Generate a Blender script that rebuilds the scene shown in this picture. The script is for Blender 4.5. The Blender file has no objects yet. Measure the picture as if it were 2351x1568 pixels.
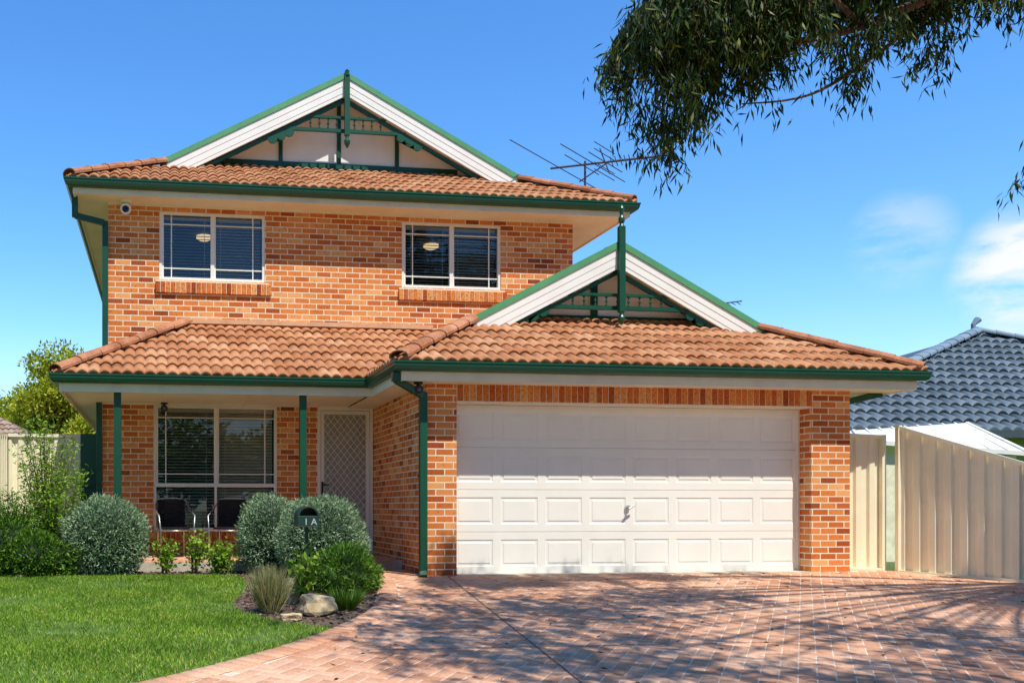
import bpy, bmesh, math, random
import numpy as np
from mathutils import Vector, Matrix
random.seed(7); rng=np.random.default_rng(7)
scene=bpy.context.scene
COL=scene.collection
# ------------------------------------------------------------------ materials
def new_mat(name):
    m=bpy.data.materials.new(name); m.use_nodes=True
    nt=m.node_tree; nt.nodes.clear()
    out=nt.nodes.new('ShaderNodeOutputMaterial')
    return m,nt,out
def N(nt,t,**kw):
    n=nt.nodes.new(t)
    for k,v in kw.items(): setattr(n,k,v)
    return n
def ramp(nt,stops,interp='LINEAR'):
    r=N(nt,'ShaderNodeValToRGB'); cr=r.color_ramp; cr.interpolation=interp
    while len(cr.elements)<len(stops): cr.elements.new(0.5)
    for e,(p,c) in zip(cr.elements,stops):
        e.position=p; e.color=(c[0],c[1],c[2],1) if not isinstance(c,(int,float)) else (c,c,c,1)
    return r
def mulrgb(nt,a,b,fac=1.0):
    m=N(nt,'ShaderNodeMix',data_type='RGBA',blend_type='MULTIPLY'); m.inputs[0].default_value=fac
    nt.links.new(a,m.inputs[6]); nt.links.new(b,m.inputs[7]); return m.outputs[2]
def mixrgb(nt,f,a,b):
    m=N(nt,'ShaderNodeMix',data_type='RGBA')
    L=nt.links
    if isinstance(f,(int,float)): m.inputs[0].default_value=f
    else: L.new(f,m.inputs[0])
    for i,v in ((6,a),(7,b)):
        if isinstance(v,tuple): m.inputs[i].default_value=(*v,1)
        else: L.new(v,m.inputs[i])
    return m.outputs[2]
def noise(nt,scale,detail=4,vec=None,rough=.6):
    n=N(nt,'ShaderNodeTexNoise'); n.inputs['Scale'].default_value=scale; n.inputs['Detail'].default_value=detail; n.inputs['Roughness'].default_value=rough
    if vec is None:
        tc=N(nt,'ShaderNodeTexCoord'); vec=tc.outputs['Object']
    nt.links.new(vec,n.inputs['Vector']); return n.outputs['Fac']
def bump(nt,h,strength=.3,dist=.01):
    b=N(nt,'ShaderNodeBump'); b.inputs['Strength'].default_value=strength; b.inputs['Distance'].default_value=dist
    nt.links.new(h,b.inputs['Height']); return b.outputs['Normal']
def simple(name,col,rough=.55,ns=6,var=.18,bs=0,bscale=60,metal=0,dirt=0):
    m,nt,out=new_mat(name); p=N(nt,'ShaderNodeBsdfPrincipled')
    p.inputs['Roughness'].default_value=rough; p.inputs['Metallic'].default_value=metal
    r=ramp(nt,[(.3,tuple(c*(1-var) for c in col)),(.7,tuple(min(1,c*(1+var)) for c in col))])
    nt.links.new(noise(nt,ns,6),r.inputs[0]); c=r.outputs[0]
    if dirt>0:
        r2=ramp(nt,[(.45,(1,1,1)),(.75,(1-dirt,1-dirt*1.1,1-dirt*1.25))])
        nt.links.new(noise(nt,2.2,8),r2.inputs[0]); c=mulrgb(nt,c,r2.outputs[0])
    nt.links.new(c,p.inputs['Base Color'])
    if bs: nt.links.new(bump(nt,noise(nt,bscale,4),bs,.005),p.inputs['Normal'])
    nt.links.new(p.outputs[0],out.inputs[0]); return m
def brick_mat(name,stops,mortar,bw=.24,rh=.088,ms=.0078):
    m,nt,out=new_mat(name); L=nt.links
    tc=N(nt,'ShaderNodeTexCoord'); s=N(nt,'ShaderNodeSeparateXYZ'); L.new(tc.outputs['Object'],s.inputs[0])
    a=N(nt,'ShaderNodeMath',operation='ADD'); L.new(s.outputs[0],a.inputs[0]); L.new(s.outputs[1],a.inputs[1])
    c=N(nt,'ShaderNodeCombineXYZ'); L.new(a.outputs[0],c.inputs[0]); L.new(s.outputs[2],c.inputs[1])
    b=N(nt,'ShaderNodeTexBrick'); L.new(c.outputs[0],b.inputs['Vector'])
    for k,v in (('Scale',1),('Mortar Size',ms),('Mortar Smooth',.15),('Bias',0),('Brick Width',bw),('Row Height',rh)): b.inputs[k].default_value=v
    b.inputs['Color1'].default_value=(0,0,0,1); b.inputs['Color2'].default_value=(1,1,1,1); b.inputs['Mortar'].default_value=(.5,.5,.5,1)
    r=ramp(nt,stops); L.new(b.outputs['Color'],r.inputs[0])
    sp=ramp(nt,[(.34,(.42,.28,.2)),(.40,(1,1,1))]); L.new(noise(nt,42,3),sp.inputs[0])
    lg=ramp(nt,[(.3,(.90,.87,.84)),(.7,(1.08,1.08,1.08))]); L.new(noise(nt,1.3,6),lg.inputs[0])
    col=mulrgb(nt,mulrgb(nt,r.outputs[0],sp.outputs[0],.85),lg.outputs[0])
    mo=ramp(nt,[(.3,tuple(x*.85 for x in mortar)),(.7,mortar)]); L.new(noise(nt,9,5),mo.inputs[0])
    col=mixrgb(nt,b.outputs['Fac'],col,mo.outputs[0])
    p=N(nt,'ShaderNodeBsdfPrincipled'); p.inputs['Roughness'].default_value=.85; p.inputs['Specular IOR Level'].default_value=.15; L.new(col,p.inputs['Base Color'])
    inv=N(nt,'ShaderNodeMath',operation='MULTIPLY_ADD'); L.new(b.outputs['Fac'],inv.inputs[0]); inv.inputs[1].default_value=-1
    L.new(noise(nt,50,3),inv.inputs[2])
    L.new(bump(nt,inv.outputs[0],.35,.004),p.inputs['Normal'])
    L.new(p.outputs[0],out.inputs[0]); return m
def island_mat(name,stops,rough=.6,transl=0.0,spec=.3,speck=0,attr=None,bs=0,big=None):
    m,nt,out=new_mat(name); L=nt.links
    if attr:
        g=N(nt,'ShaderNodeAttribute'); g.attribute_name=attr; src=g.outputs['Fac']
    else:
        g=N(nt,'ShaderNodeNewGeometry'); src=g.outputs['Random Per Island']
    r=ramp(nt,stops); L.new(src,r.inputs[0]); col=r.outputs[0]
    if speck:
        sp=ramp(nt,[(.36,(1-speck,1-speck,1-speck)),(.5,(1,1,1))]); L.new(noise(nt,38,3),sp.inputs[0]); col=mulrgb(nt,col,sp.outputs[0])
    if big:
        b2=ramp(nt,[(.35,big[1]),(.65,big[2])]); L.new(noise(nt,big[0],7),b2.inputs[0]); col=mulrgb(nt,col,b2.outputs[0])
    p=N(nt,'ShaderNodeBsdfPrincipled'); p.inputs['Roughness'].default_value=rough; p.inputs['Specular IOR Level'].default_value=spec
    L.new(col,p.inputs['Base Color'])
    if bs: L.new(bump(nt,noise(nt,70,4),bs,.005),p.inputs['Normal'])
    sh=p.outputs[0]
    if transl:
        t=N(nt,'ShaderNodeBsdfTranslucent'); mx=N(nt,'ShaderNodeMixShader'); mx.inputs[0].default_value=transl
        L.new(col,t.inputs[0]); L.new(sh,mx.inputs[1]); L.new(t.outputs[0],mx.inputs[2]); sh=mx.outputs[0]
    L.new(sh,out.inputs[0]); return m

BR=[(0,(.32,.07,.024)),(.10,(.58,.145,.036)),(.45,(.72,.225,.055)),(.8,(.79,.31,.095)),(1,(.85,.44,.18))]
M_brick=brick_mat('brick_wall_material',BR,(.92,.80,.61))
M_brick_nb=brick_mat('neighbour_brick_material',[(0,(.2,.09,.06)),(1,(.34,.15,.1))],(.45,.38,.3))
M_brick_unit=island_mat('brick_unit_material',BR[:1]+[(.10,(.56,.13,.033)),(.6,(.74,.23,.055)),(1,(.83,.40,.14))],.85,speck=.5,bs=.4,spec=.15)
M_mortar=simple('mortar_material',(.87,.75,.57),.9,bs=.4,var=.08)
M_tile=island_mat('terracotta_tile_material',[(0,(.49,.215,.105)),(.5,(.57,.275,.142)),(1,(.64,.345,.195))],.9,attr='rnd',speck=.25,bs=.5,spec=.1,big=(1.7,(.80,.72,.66),(1.08,1.08,1.06)))
M_cap=island_mat('ridge_cap_material',[(0,(.45,.19,.10)),(1,(.58,.28,.16))],.9,speck=.3,bs=.5,spec=.1,big=(3,(.68,.62,.56),(1.1,1.1,1.1)))
M_slate=island_mat('slate_tile_material',[(0,(.08,.115,.145)),(1,(.15,.20,.25))],.6,attr='rnd')
M_green=simple('dark_green_paint',(.008,.075,.038),.35,var=.12,ns=3)
M_green2=simple('green_cap_paint',(.10,.33,.15),.4,var=.1,ns=3)
M_white=simple('white_paint',(.91,.89,.85),.5,var=.02,ns=2,dirt=.06)
M_cream=simple('cream_fascia_paint',(.88,.80,.63),.5,var=.05,ns=3,dirt=.12)
M_soffit=simple('cream_soffit_paint',(.88,.78,.58),.7,var=.03,ns=2,dirt=.1)
M_door=simple('cream_garage_door_paint',(.93,.895,.80),.42,var=.02,ns=2,dirt=.04,bs=.06,bscale=180)
M_alu=simple('cream_aluminium',(.89,.86,.79),.4,var=.03)
M_blind=simple('blind_slat',(.72,.64,.52),.5,var=.05)
M_black=simple('black_plastic',(.012,.012,.013),.45)
M_chrome=simple('brushed_metal',(.5,.5,.48),.35,metal=.9,var=.1)
M_ant=simple('antenna_metal',(.07,.07,.08),.4,metal=.3)
M_screen=simple('security_mesh',(.38,.38,.35),.6,ns=12)
M_fence=simple('cream_steel_fence',(.91,.84,.60),.45,var=.03,ns=2,dirt=.08)
M_shed=simple('pale_roof_steel',(.84,.82,.76),.5,var=.04)
M_conc=simple('concrete',(.55,.49,.40),.9,bs=.3,ns=9)
M_mulch=simple('mulch',(.13,.085,.06),.95,ns=40,var=.7,bs=1,bscale=90)
M_soil=simple('grass_base',(.09,.16,.02),.95,ns=9,var=.35,bs=.6)
M_ground=simple('ground_grass',(.08,.13,.03),.95,ns=3,var=.3)
M_road=simple('asphalt',(.05,.05,.052),.9,ns=40,var=.3,bs=.4)
M_rock=simple('sandstone',(.60,.45,.26),.9,ns=7,var=.3,bs=.8,bscale=25)
M_bark=simple('bark',(.13,.08,.05),.9,ns=14,var=.5,bs=.8,bscale=30)
M_paver=island_mat('terracotta_paver_material',[(0,(.56,.265,.150)),(.5,(.64,.325,.195)),(1,(.71,.39,.245))],.9,speck=.2,bs=.4,spec=.1,big=(.8,(.92,.88,.85),(1.14,1.30,1.38)))
M_pmort=simple('paver_mortar',(.74,.59,.44),.95,ns=9,var=.15,bs=.4)
M_leafE=island_mat('eucalyptus_leaf',[(0,(.012,.030,.009)),(.6,(.028,.062,.012)),(.82,(.07,.12,.018)),(1,(.20,.23,.04))],.5,transl=.16,spec=.2)
M_leafG=island_mat('grey_green_leaf',[(0,(.10,.19,.08)),(.5,(.23,.35,.18)),(1,(.46,.56,.35))],.7,transl=.15)
M_leafB=island_mat('bright_leaf',[(0,(.08,.17,.010)),(.5,(.21,.38,.022)),(1,(.42,.60,.05))],.5,transl=.3)
M_leafD=island_mat('mid_green_leaf',[(0,(.035,.10,.010)),(.6,(.11,.25,.018)),(1,(.25,.41,.04))],.5,transl=.22)
M_leafY=island_mat('yellow_green_leaf',[(0,(.20,.25,.012)),(.6,(.40,.46,.025)),(1,(.58,.58,.05))],.6,transl=.3)
M_blade=island_mat('grass_blade',[(0,(.09,.22,.012)),(.5,(.22,.42,.024)),(.82,(.40,.57,.05)),(1,(.66,.61,.24))],.5,transl=.3,big=(1.6,(.62,.72,.6),(1.22,1.12,1.15)))
M_tuft=island_mat('dry_grass_blade',[(0,(.12,.17,.05)),(.5,(.32,.31,.12)),(1,(.58,.48,.25))],.6,transl=.25)
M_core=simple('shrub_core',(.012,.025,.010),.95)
M_chip=island_mat('mulch_chip',[(0,(.05,.03,.02)),(.6,(.16,.10,.065)),(1,(.35,.27,.2))],.9)
def glass_mat():
    m,nt,out=new_mat('window_glass'); L=nt.links
    t=N(nt,'ShaderNodeBsdfTransparent'); t.inputs[0].default_value=(.80,.82,.82,1)
    g=N(nt,'ShaderNodeBsdfGlossy'); g.inputs['Roughness'].default_value=.01; g.inputs[0].default_value=(.95,.97,1,1)
    f=N(nt,'ShaderNodeFresnel'); f.inputs[0].default_value=1.5
    a=N(nt,'ShaderNodeMath',operation='ADD'); L.new(f.outputs[0],a.inputs[0]); a.inputs[1].default_value=.055
    mx=N(nt,'ShaderNodeMixShader'); L.new(a.outputs[0],mx.inputs[0]); L.new(t.outputs[0],mx.inputs[1]); L.new(g.outputs[0],mx.inputs[2])
    L.new(mx.outputs[0],out.inputs[0]); return m
M_glass=glass_mat()
def emis(name,c,s):
    m,nt,out=new_mat(name); e=N(nt,'ShaderNodeEmission'); e.inputs[0].default_value=(*c,1); e.inputs[1].default_value=s
    nt.links.new(e.outputs[0],out.inputs[0]); return m
M_lamp=emis('lamp_glow',(1,.72,.35),1.0)
# ------------------------------------------------------------------ mesh helpers
def empty(name):
    e=bpy.data.objects.new(name,None); COL.objects.link(e); e.empty_display_size=.2; return e
def link(name,me,mat,parent=None):
    o=bpy.data.objects.new(name,me)
    if mat: me.materials.append(mat)
    COL.objects.link(o)
    if parent: o.parent=parent
    return o
class MB:
    def __init__(s): s.v=[]; s.f=[]
    def add(s,v,f):
        n=len(s.v); s.v+= [tuple(p) for p in v]; s.f+=[tuple(i+n for i in q) for q in f]
    def box(s,x0,x1,y0,y1,z0,z1):
        s.add([(x0,y0,z0),(x1,y0,z0),(x1,y1,z0),(x0,y1,z0),(x0,y0,z1),(x1,y0,z1),(x1,y1,z1),(x0,y1,z1)],
              [(0,3,2,1),(4,5,6,7),(0,1,5,4),(1,2,6,5),(2,3,7,6),(3,0,4,7)])
    def beam(s,p0,p1,w,h,up=(0,0,1)):
        p0=Vector(p0);p1=Vector(p1); d=(p1-p0).normalized(); up=Vector(up)
        if abs(d.dot(up))>.98: up=Vector((0,1,0))
        r=d.cross(up).normalized(); u=r.cross(d).normalized()
        vs=[]
        for p in (p0,p1):
            for a,b in ((-1,-1),(1,-1),(1,1),(-1,1)): vs.append(p+r*(a*w/2)+u*(b*h/2))
        s.add(vs,[(0,1,2,3),(7,6,5,4),(0,4,5,1),(1,5,6,2),(2,6,7,3),(3,7,4,0)])
    def prism(s,pts,y0,y1):
        n=len(pts); s.add([(x,y0,z) for x,z in pts]+[(x,y1,z) for x,z in pts],
            [tuple(range(n)),tuple(range(2*n-1,n-1,-1))]+[(i,i+n,(i+1)%n+n,(i+1)%n) for i in range(n)])
    def tube(s,pts,rad,seg=8,cap=True):
        pts=[Vector(p) for p in pts]; n=len(pts)
        if isinstance(rad,(int,float)): rad=[rad]*n
        base=len(s.v); prev=None
        for i,p in enumerate(pts):
            d=(pts[min(i+1,n-1)]-pts[max(i-1,0)]).normalized()
            if prev is None:
                r=d.cross(Vector((0,0,1)) if abs(d.z)<.95 else Vector((1,0,0))).normalized()
            else: r=(prev-d*prev.dot(d)).normalized()
            prev=r; u=d.cross(r)
            for k in range(seg):
                a=2*math.pi*k/seg; s.v.append(tuple(p+(r*math.cos(a)+u*math.sin(a))*rad[i]))
        for i in range(n-1):
            for k in range(seg):
                a=base+i*seg+k; b=base+i*seg+(k+1)%seg; s.f.append((a,b,b+seg,a+seg))
        if cap:
            s.f.append(tuple(base+k for k in range(seg))[::-1]); s.f.append(tuple(base+(n-1)*seg+k for k in range(seg)))
    def obj(s,name,mat,parent=None,smooth=False,bevel=0):
        me=bpy.data.meshes.new(name); me.from_pydata(s.v,[],s.f); me.update()
        bm=bmesh.new(); bm.from_mesh(me); bmesh.ops.recalc_face_normals(bm,faces=bm.faces); bm.to_mesh(me); bm.free()
        if smooth:
            me.polygons.foreach_set('use_smooth',[True]*len(me.polygons))
        o=link(name,me,mat,parent)
        if bevel:
            b=o.modifiers.new('bevel','BEVEL'); b.width=bevel; b.segments=2; b.limit_method='ANGLE'
        return o
def np_mesh(name,V,F,mat,parent=None,rnd=None,smooth=False):
    me=bpy.data.meshes.new(name); V=np.asarray(V,dtype=np.float32); F=np.asarray(F,dtype=np.int32); k=F.shape[1]
    me.vertices.add(len(V)); me.vertices.foreach_set('co',V.ravel())
    me.loops.add(F.size); me.loops.foreach_set('vertex_index',F.ravel())
    me.polygons.add(len(F)); me.polygons.foreach_set('loop_start',np.arange(0,F.size,k,dtype=np.int32))
    try: me.polygons.foreach_set('loop_total',np.full(len(F),k,dtype=np.int32))
    except Exception: pass
    if smooth: me.polygons.foreach_set('use_smooth',np.ones(len(F),dtype=bool))
    me.update(calc_edges=True); me.validate()
    if rnd is not None and len(me.polygons)==len(F):
        a=me.attributes.new('rnd','FLOAT','FACE'); a.data.foreach_set('value',np.asarray(rnd,dtype=np.float32))
    return link(name,me,mat,parent)
def sweep(mb,path,prof,closed=False):
    P=[Vector((p[0],p[1])) for p in path]; n=len(P); rings=[]
    for i in range(n):
        def rn(a,b):
            d=(b-a).normalized(); return Vector((d.y,-d.x))
        if closed: n1=rn(P[i-1],P[i]); n2=rn(P[i],P[(i+1)%n])
        else:
            n1=rn(P[max(i-1,0)],P[max(i-1,0)+1]); n2=rn(P[min(i,n-2)],P[min(i,n-2)+1])
        m=(n1+n2); m=m/ (m.length_squared/2) if m.length>0 else n1
        rings.append([(P[i].x+m.x*o,P[i].y+m.y*o,z) for o,z in prof])
    k=len(prof); vs=[v for r in rings for v in r]; fs=[]
    for i in range(n if closed else n-1):
        j=(i+1)%n
        for a in range(k): fs.append((i*k+a,i*k+(a+1)%k,j*k+(a+1)%k,j*k+a))
    if not closed: fs+= [tuple(range(k)),tuple((n-1)*k+a for a in range(k))]
    mb.add(vs,fs)
def tile_face(name,parent,P0,A,B,t,R,lo,hi,da=.0155,c=.283,mat=None,amp=.043,lift=.038,per=.155):
    # interlocking concrete tiles: rolls across the slope, each course laps 25 mm over the one below
    P0=np.array(P0,float);A=np.array([*A,0.]);B=np.array([*B,0.]); Z=np.array([0,0,1.])
    bs=np.linspace(0,R,40); amin=min(lo(b) for b in bs); amax=max(hi(b) for b in bs)
    aa=np.arange(amin,amax+da,da); rows=[]
    nC=math.ceil(R/c-1e-6)
    for i in range(nC):
        b0=i*c; b1=min((i+1)*c,R)
        rows+=[(b0+(.02 if i else 0),b0,-.03,i),(b0-.028,b0,lift-.022,i),(b0-.024,b0,lift,i),(b1+(.02 if i<nC-1 else 0),b1,-.004,i)]
    V=[];cl=[]
    for b,bc,l,i in rows:
        a=np.clip(aa,lo(bc),max(hi(bc),lo(bc))); cl.append(a)
        w=amp*(np.abs(np.sin(np.pi*a/per))**.8-.75)
        tid=np.floor(a/(2*per)).astype(int); j=((tid*7919+i*104729)%97)/97.*.012
        V.append(P0+np.outer(a,A)+B*b+np.outer(t*b+l+w+j,Z))
    V=np.array(V); n=len(aa); F=[];rn=[]
    for r in range(len(rows)-1):
        k=np.arange(n-1); ok=~((cl[r][:-1]==cl[r][1:])&(cl[r+1][:-1]==cl[r+1][1:])); k=k[ok]
        F.append(np.stack([r*n+k,r*n+k+1,(r+1)*n+k+1,(r+1)*n+k],1))
        i=rows[r+1][3]; tid=np.floor((aa[k]+da/2)/(2*per)).astype(int)
        rn.append(np.abs(np.sin(tid*12.9898+i*78.233)*43758.5453)%1)
    return np_mesh(name,V.reshape(-1,3),np.concatenate(F),mat or M_tile,parent,np.concatenate(rn))
def caps(mb,p0,p1,r=.105,seg=.40):
    p0=Vector(p0);p1=Vector(p1); L=(p1-p0).length; d=(p1-p0)/L; n=max(1,round(L/seg)); s=L/n
    rt=d.cross(Vector((0,0,1))).normalized(); up=rt.cross(d)
    for i in range(n):
        a=p0+d*(i*s-.03); b=p0+d*((i+1)*s+.02); K=9; vs=[]
        jr=random.uniform(-.006,.006)
        for p,rr,ex in ((a,r+.010,0),(b,r-.004,0),(a,r-.012,0),(b,r-.03,0)):
            for k in range(K):
                an=math.radians(-15+210*k/(K-1)); vs.append(p+rt*(math.cos(an)*rr*1.25)+up*(math.sin(an)*rr*.72+jr))
        fs=[(k,k+1,K+k+1,K+k) for k in range(K-1)]+[(k,k+1,2*K+k+1,2*K+k) for k in range(K-1)]+[(K+k,K+k+1,3*K+k+1,3*K+k) for k in range(K-1)]
        mb.add(vs,fs)
def leaves(name,P,D,Ln,Wd,mat,parent=None,fold=0.0):
    n=len(P); D=D/np.linalg.norm(D,axis=1,keepdims=True); R=rng.normal(size=(n,3)); S=np.cross(D,R); S/=np.linalg.norm(S,axis=1,keepdims=True)
    Ln=np.broadcast_to(Ln,(n,))[:,None]; Wd=np.broadcast_to(Wd,(n,))[:,None]
    nn=np.cross(D,S)
    V=np.stack([P,P+D*Ln*.42+S*Wd/2,P+D*Ln+nn*Ln*.12,P+D*Ln*.42-S*Wd/2],1).reshape(-1,3)
    F=np.arange(4*n).reshape(n,4); return np_mesh(name,V,F,mat,parent)
def lump(d,seed,amp):
    s=seed*1.7
    return 1+amp*(np.sin(d[:,0]*5+s)+np.sin(d[:,1]*6+2*s)+np.sin(d[:,2]*5.5+3*s)+.6*np.sin(d[:,0]*11+d[:,2]*9+s))/3
def bush(name,c,rad,n,mat,ll=.04,lw=.014,seed=1,amp=.14,core=True,outward=1.0):
    root=empty(name); d=rng.normal(size=(n,3)); d/=np.linalg.norm(d,axis=1,keepdims=True)
    r=lump(d,seed,amp)*rng.uniform(.78,1.09,n)**1.0
    P=np.array(c)+d*np.array(rad)*r[:,None]; gz0=gz(c[1]); k=P[:,2]>gz0+.01; P=P[k]; d=d[k]
    D=d*outward+rng.normal(size=d.shape)*.55+np.array([0,0,.25])
    leaves('foliage',P,D,rng.uniform(ll*.7,ll*1.4,len(P)),rng.uniform(lw*.7,lw*1.3,len(P)),mat,root)
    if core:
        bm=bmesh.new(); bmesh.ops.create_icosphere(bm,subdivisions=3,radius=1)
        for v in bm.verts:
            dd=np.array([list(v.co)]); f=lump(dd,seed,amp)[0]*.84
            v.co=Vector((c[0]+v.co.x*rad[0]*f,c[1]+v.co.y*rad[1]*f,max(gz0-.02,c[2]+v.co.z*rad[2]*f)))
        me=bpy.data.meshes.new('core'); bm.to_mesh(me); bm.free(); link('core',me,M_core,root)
    return root
def gz(y): return 0.0 if y>=0 else (.045*y if y>-14 else -.63)
def gza(y): y=np.asarray(y); return np.where(y>=0,0,np.where(y>-14,.045*y,-.63))
def in_poly(X,Y,poly):
    X=np.asarray(X);Y=np.asarray(Y); ins=np.zeros(X.shape,bool); n=len(poly)
    for i in range(n):
        x1,y1=poly[i];x2,y2=poly[i-1]
        c=((y1>Y)!=(y2>Y))&(X<(x2-x1)*(Y-y1)/((y2-y1) if y2!=y1 else 1e-9)+x1); ins^=c
    return ins
def sheet(name,poly,off,mat,parent=None):
    bm=bmesh.new(); vs=[bm.verts.new((x,y,0)) for x,y in poly]; es=[bm.edges.new((vs[i-1],vs[i])) for i in range(len(vs))]
    bmesh.ops.triangle_fill(bm,edges=es,use_beauty=True)
    for y in (0,-14,):
        bmesh.ops.bisect_plane(bm,geom=bm.verts[:]+bm.edges[:]+bm.faces[:],plane_co=(0,y,0),plane_no=(0,1,0))
    for v in bm.verts: v.co.z=gz(v.co.y)+off
    bmesh.ops.recalc_face_normals(bm,faces=bm.faces)
    for f in bm.faces:
        if f.normal.z<0: f.normal_flip()
    me=bpy.data.meshes.new(name); bm.to_mesh(me); bm.free(); return link(name,me,mat,parent)
def catmull(pts,n=10):
    out=[];P=[pts[0]]+list(pts)+[pts[-1]]
    for i in range(1,len(P)-2):
        for k in range(n):
            t=k/n; p0,p1,p2,p3=[np.array(P[i+j-1],float) for j in range(4)]
            out.append(.5*((2*p1)+(-p0+p2)*t+(2*p0-5*p1+4*p2-p3)*t*t+(-p0+3*p1-3*p2+p3)*t**3))
    out.append(np.array(pts[-1],float)); return out
# ------------------------------------------------------------------ HOUSE
H=empty('brick_house')
def walls(mb,x0,x1,y0,y1,z0,z1,ops=[]):
    x=x0
    for (a,b,c,d) in sorted(ops):
        mb.box(x,a,y0,y1,z0,z1)
        if c>z0: mb.box(a,b,y0,y1,z0,c)
        if d<z1: mb.box(a,b,y0,y1,d,z1)
        x=b
    mb.box(x,x1,y0,y1,z0,z1)
W1=(-3.50,-1.797,4.545,5.64); W2=(.48,2.19,4.545,5.64); W3=(-3.59,-1.60,.53,2.54); DR=(-.936,-.01,.15,2.54)
mb=MB()
walls(mb,-4.30,3.456,3.11,3.23,2.62,5.76,[W1,W2])
walls(mb,-4.39,0.118,3.11,3.23,0,2.62,[W3,DR])
mb.box(-4.30,-4.18,3.23,14,2.62,5.76); mb.box(-4.39,-4.27,3.23,14,0,2.62)
mb.box(3.336,3.456,3.23,14,0,5.76); mb.box(-4.39,3.456,14,14.12,0,5.76)
mb.box(0,.118,.35,3.11,-.03,2.55)
mb.box(0,.404,0,.35,-.03,2.298); mb.box(5.50,6.09,0,.35,-.03,2.298)
mb.box(0,.404,0,.35,2.298,2.55); mb.box(5.50,6.09,0,.35,2.298,2.55)
mb.box(.404,5.50,.02,.35,2.31,2.55)
mb.box(5.97,6.09,.35,9,-.03,2.55); mb.box(3.456,6.09,9,9.12,-.03,2.55)
mb.obj('brick_walls',M_brick,H)
mb=MB(); mo=MB()
x=.41
while x<5.49:
    mb.box(x+.004,x+.082,-.004+random.uniform(-.001,.001),.06,2.305,2.525); x+=.088
mo.box(.404,5.50,.002,.06,2.30,2.53)
for (a,b,zb,_) in (W1,W2):
    x=a-.06
    while x<b+.04:
        v0=len(mb.v); mb.box(x+.004,x+.076,3.06,3.16,zb-.215,zb-.012)
        for i in range(v0,v0+8):
            vx,vy,vz=mb.v[i]
            if vy<3.1 and vz>zb-.1: mb.v[i]=(vx,vy,vz-.03)
        x+=.081
    mo.box(a-.055,b+.055,3.068,3.15,zb-.21,zb-.02)
a,b,zb,_=W3; x=a-.05
while x<b+.03:
    mb.box(x+.004,x+.076,3.06,3.16,zb-.13,zb-.01); x+=.081
mo.box(a-.045,b+.045,3.068,3.15,zb-.125,zb-.015)
mb.obj('brick_sills_and_soldier_course',M_brick_unit,H,bevel=.004); mo.obj('sill_mortar',M_mortar,H)
mb=MB(); mb.box(.40,5.505,.012,.25,2.285,2.30); mb.obj('door_lintel',M_cream,H)
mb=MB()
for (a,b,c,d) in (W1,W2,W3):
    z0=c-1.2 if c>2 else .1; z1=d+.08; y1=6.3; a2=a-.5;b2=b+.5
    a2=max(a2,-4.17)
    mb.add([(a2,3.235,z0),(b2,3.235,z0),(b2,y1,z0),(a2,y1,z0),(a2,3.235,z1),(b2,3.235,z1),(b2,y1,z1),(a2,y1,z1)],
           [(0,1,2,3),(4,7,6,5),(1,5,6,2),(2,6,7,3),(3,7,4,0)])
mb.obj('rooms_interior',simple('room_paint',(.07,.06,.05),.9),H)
mb=MB()
for cx,cy in ((-2.72,4.6),(1.42,4.6)):
    mb.tube([(cx,cy,5.70),(cx,cy,5.66),(cx,cy,5.63),(cx,cy,5.615)],[.14,.14,.09,.03],16)
mb.obj('ceiling_lights',M_lamp,H)
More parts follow.
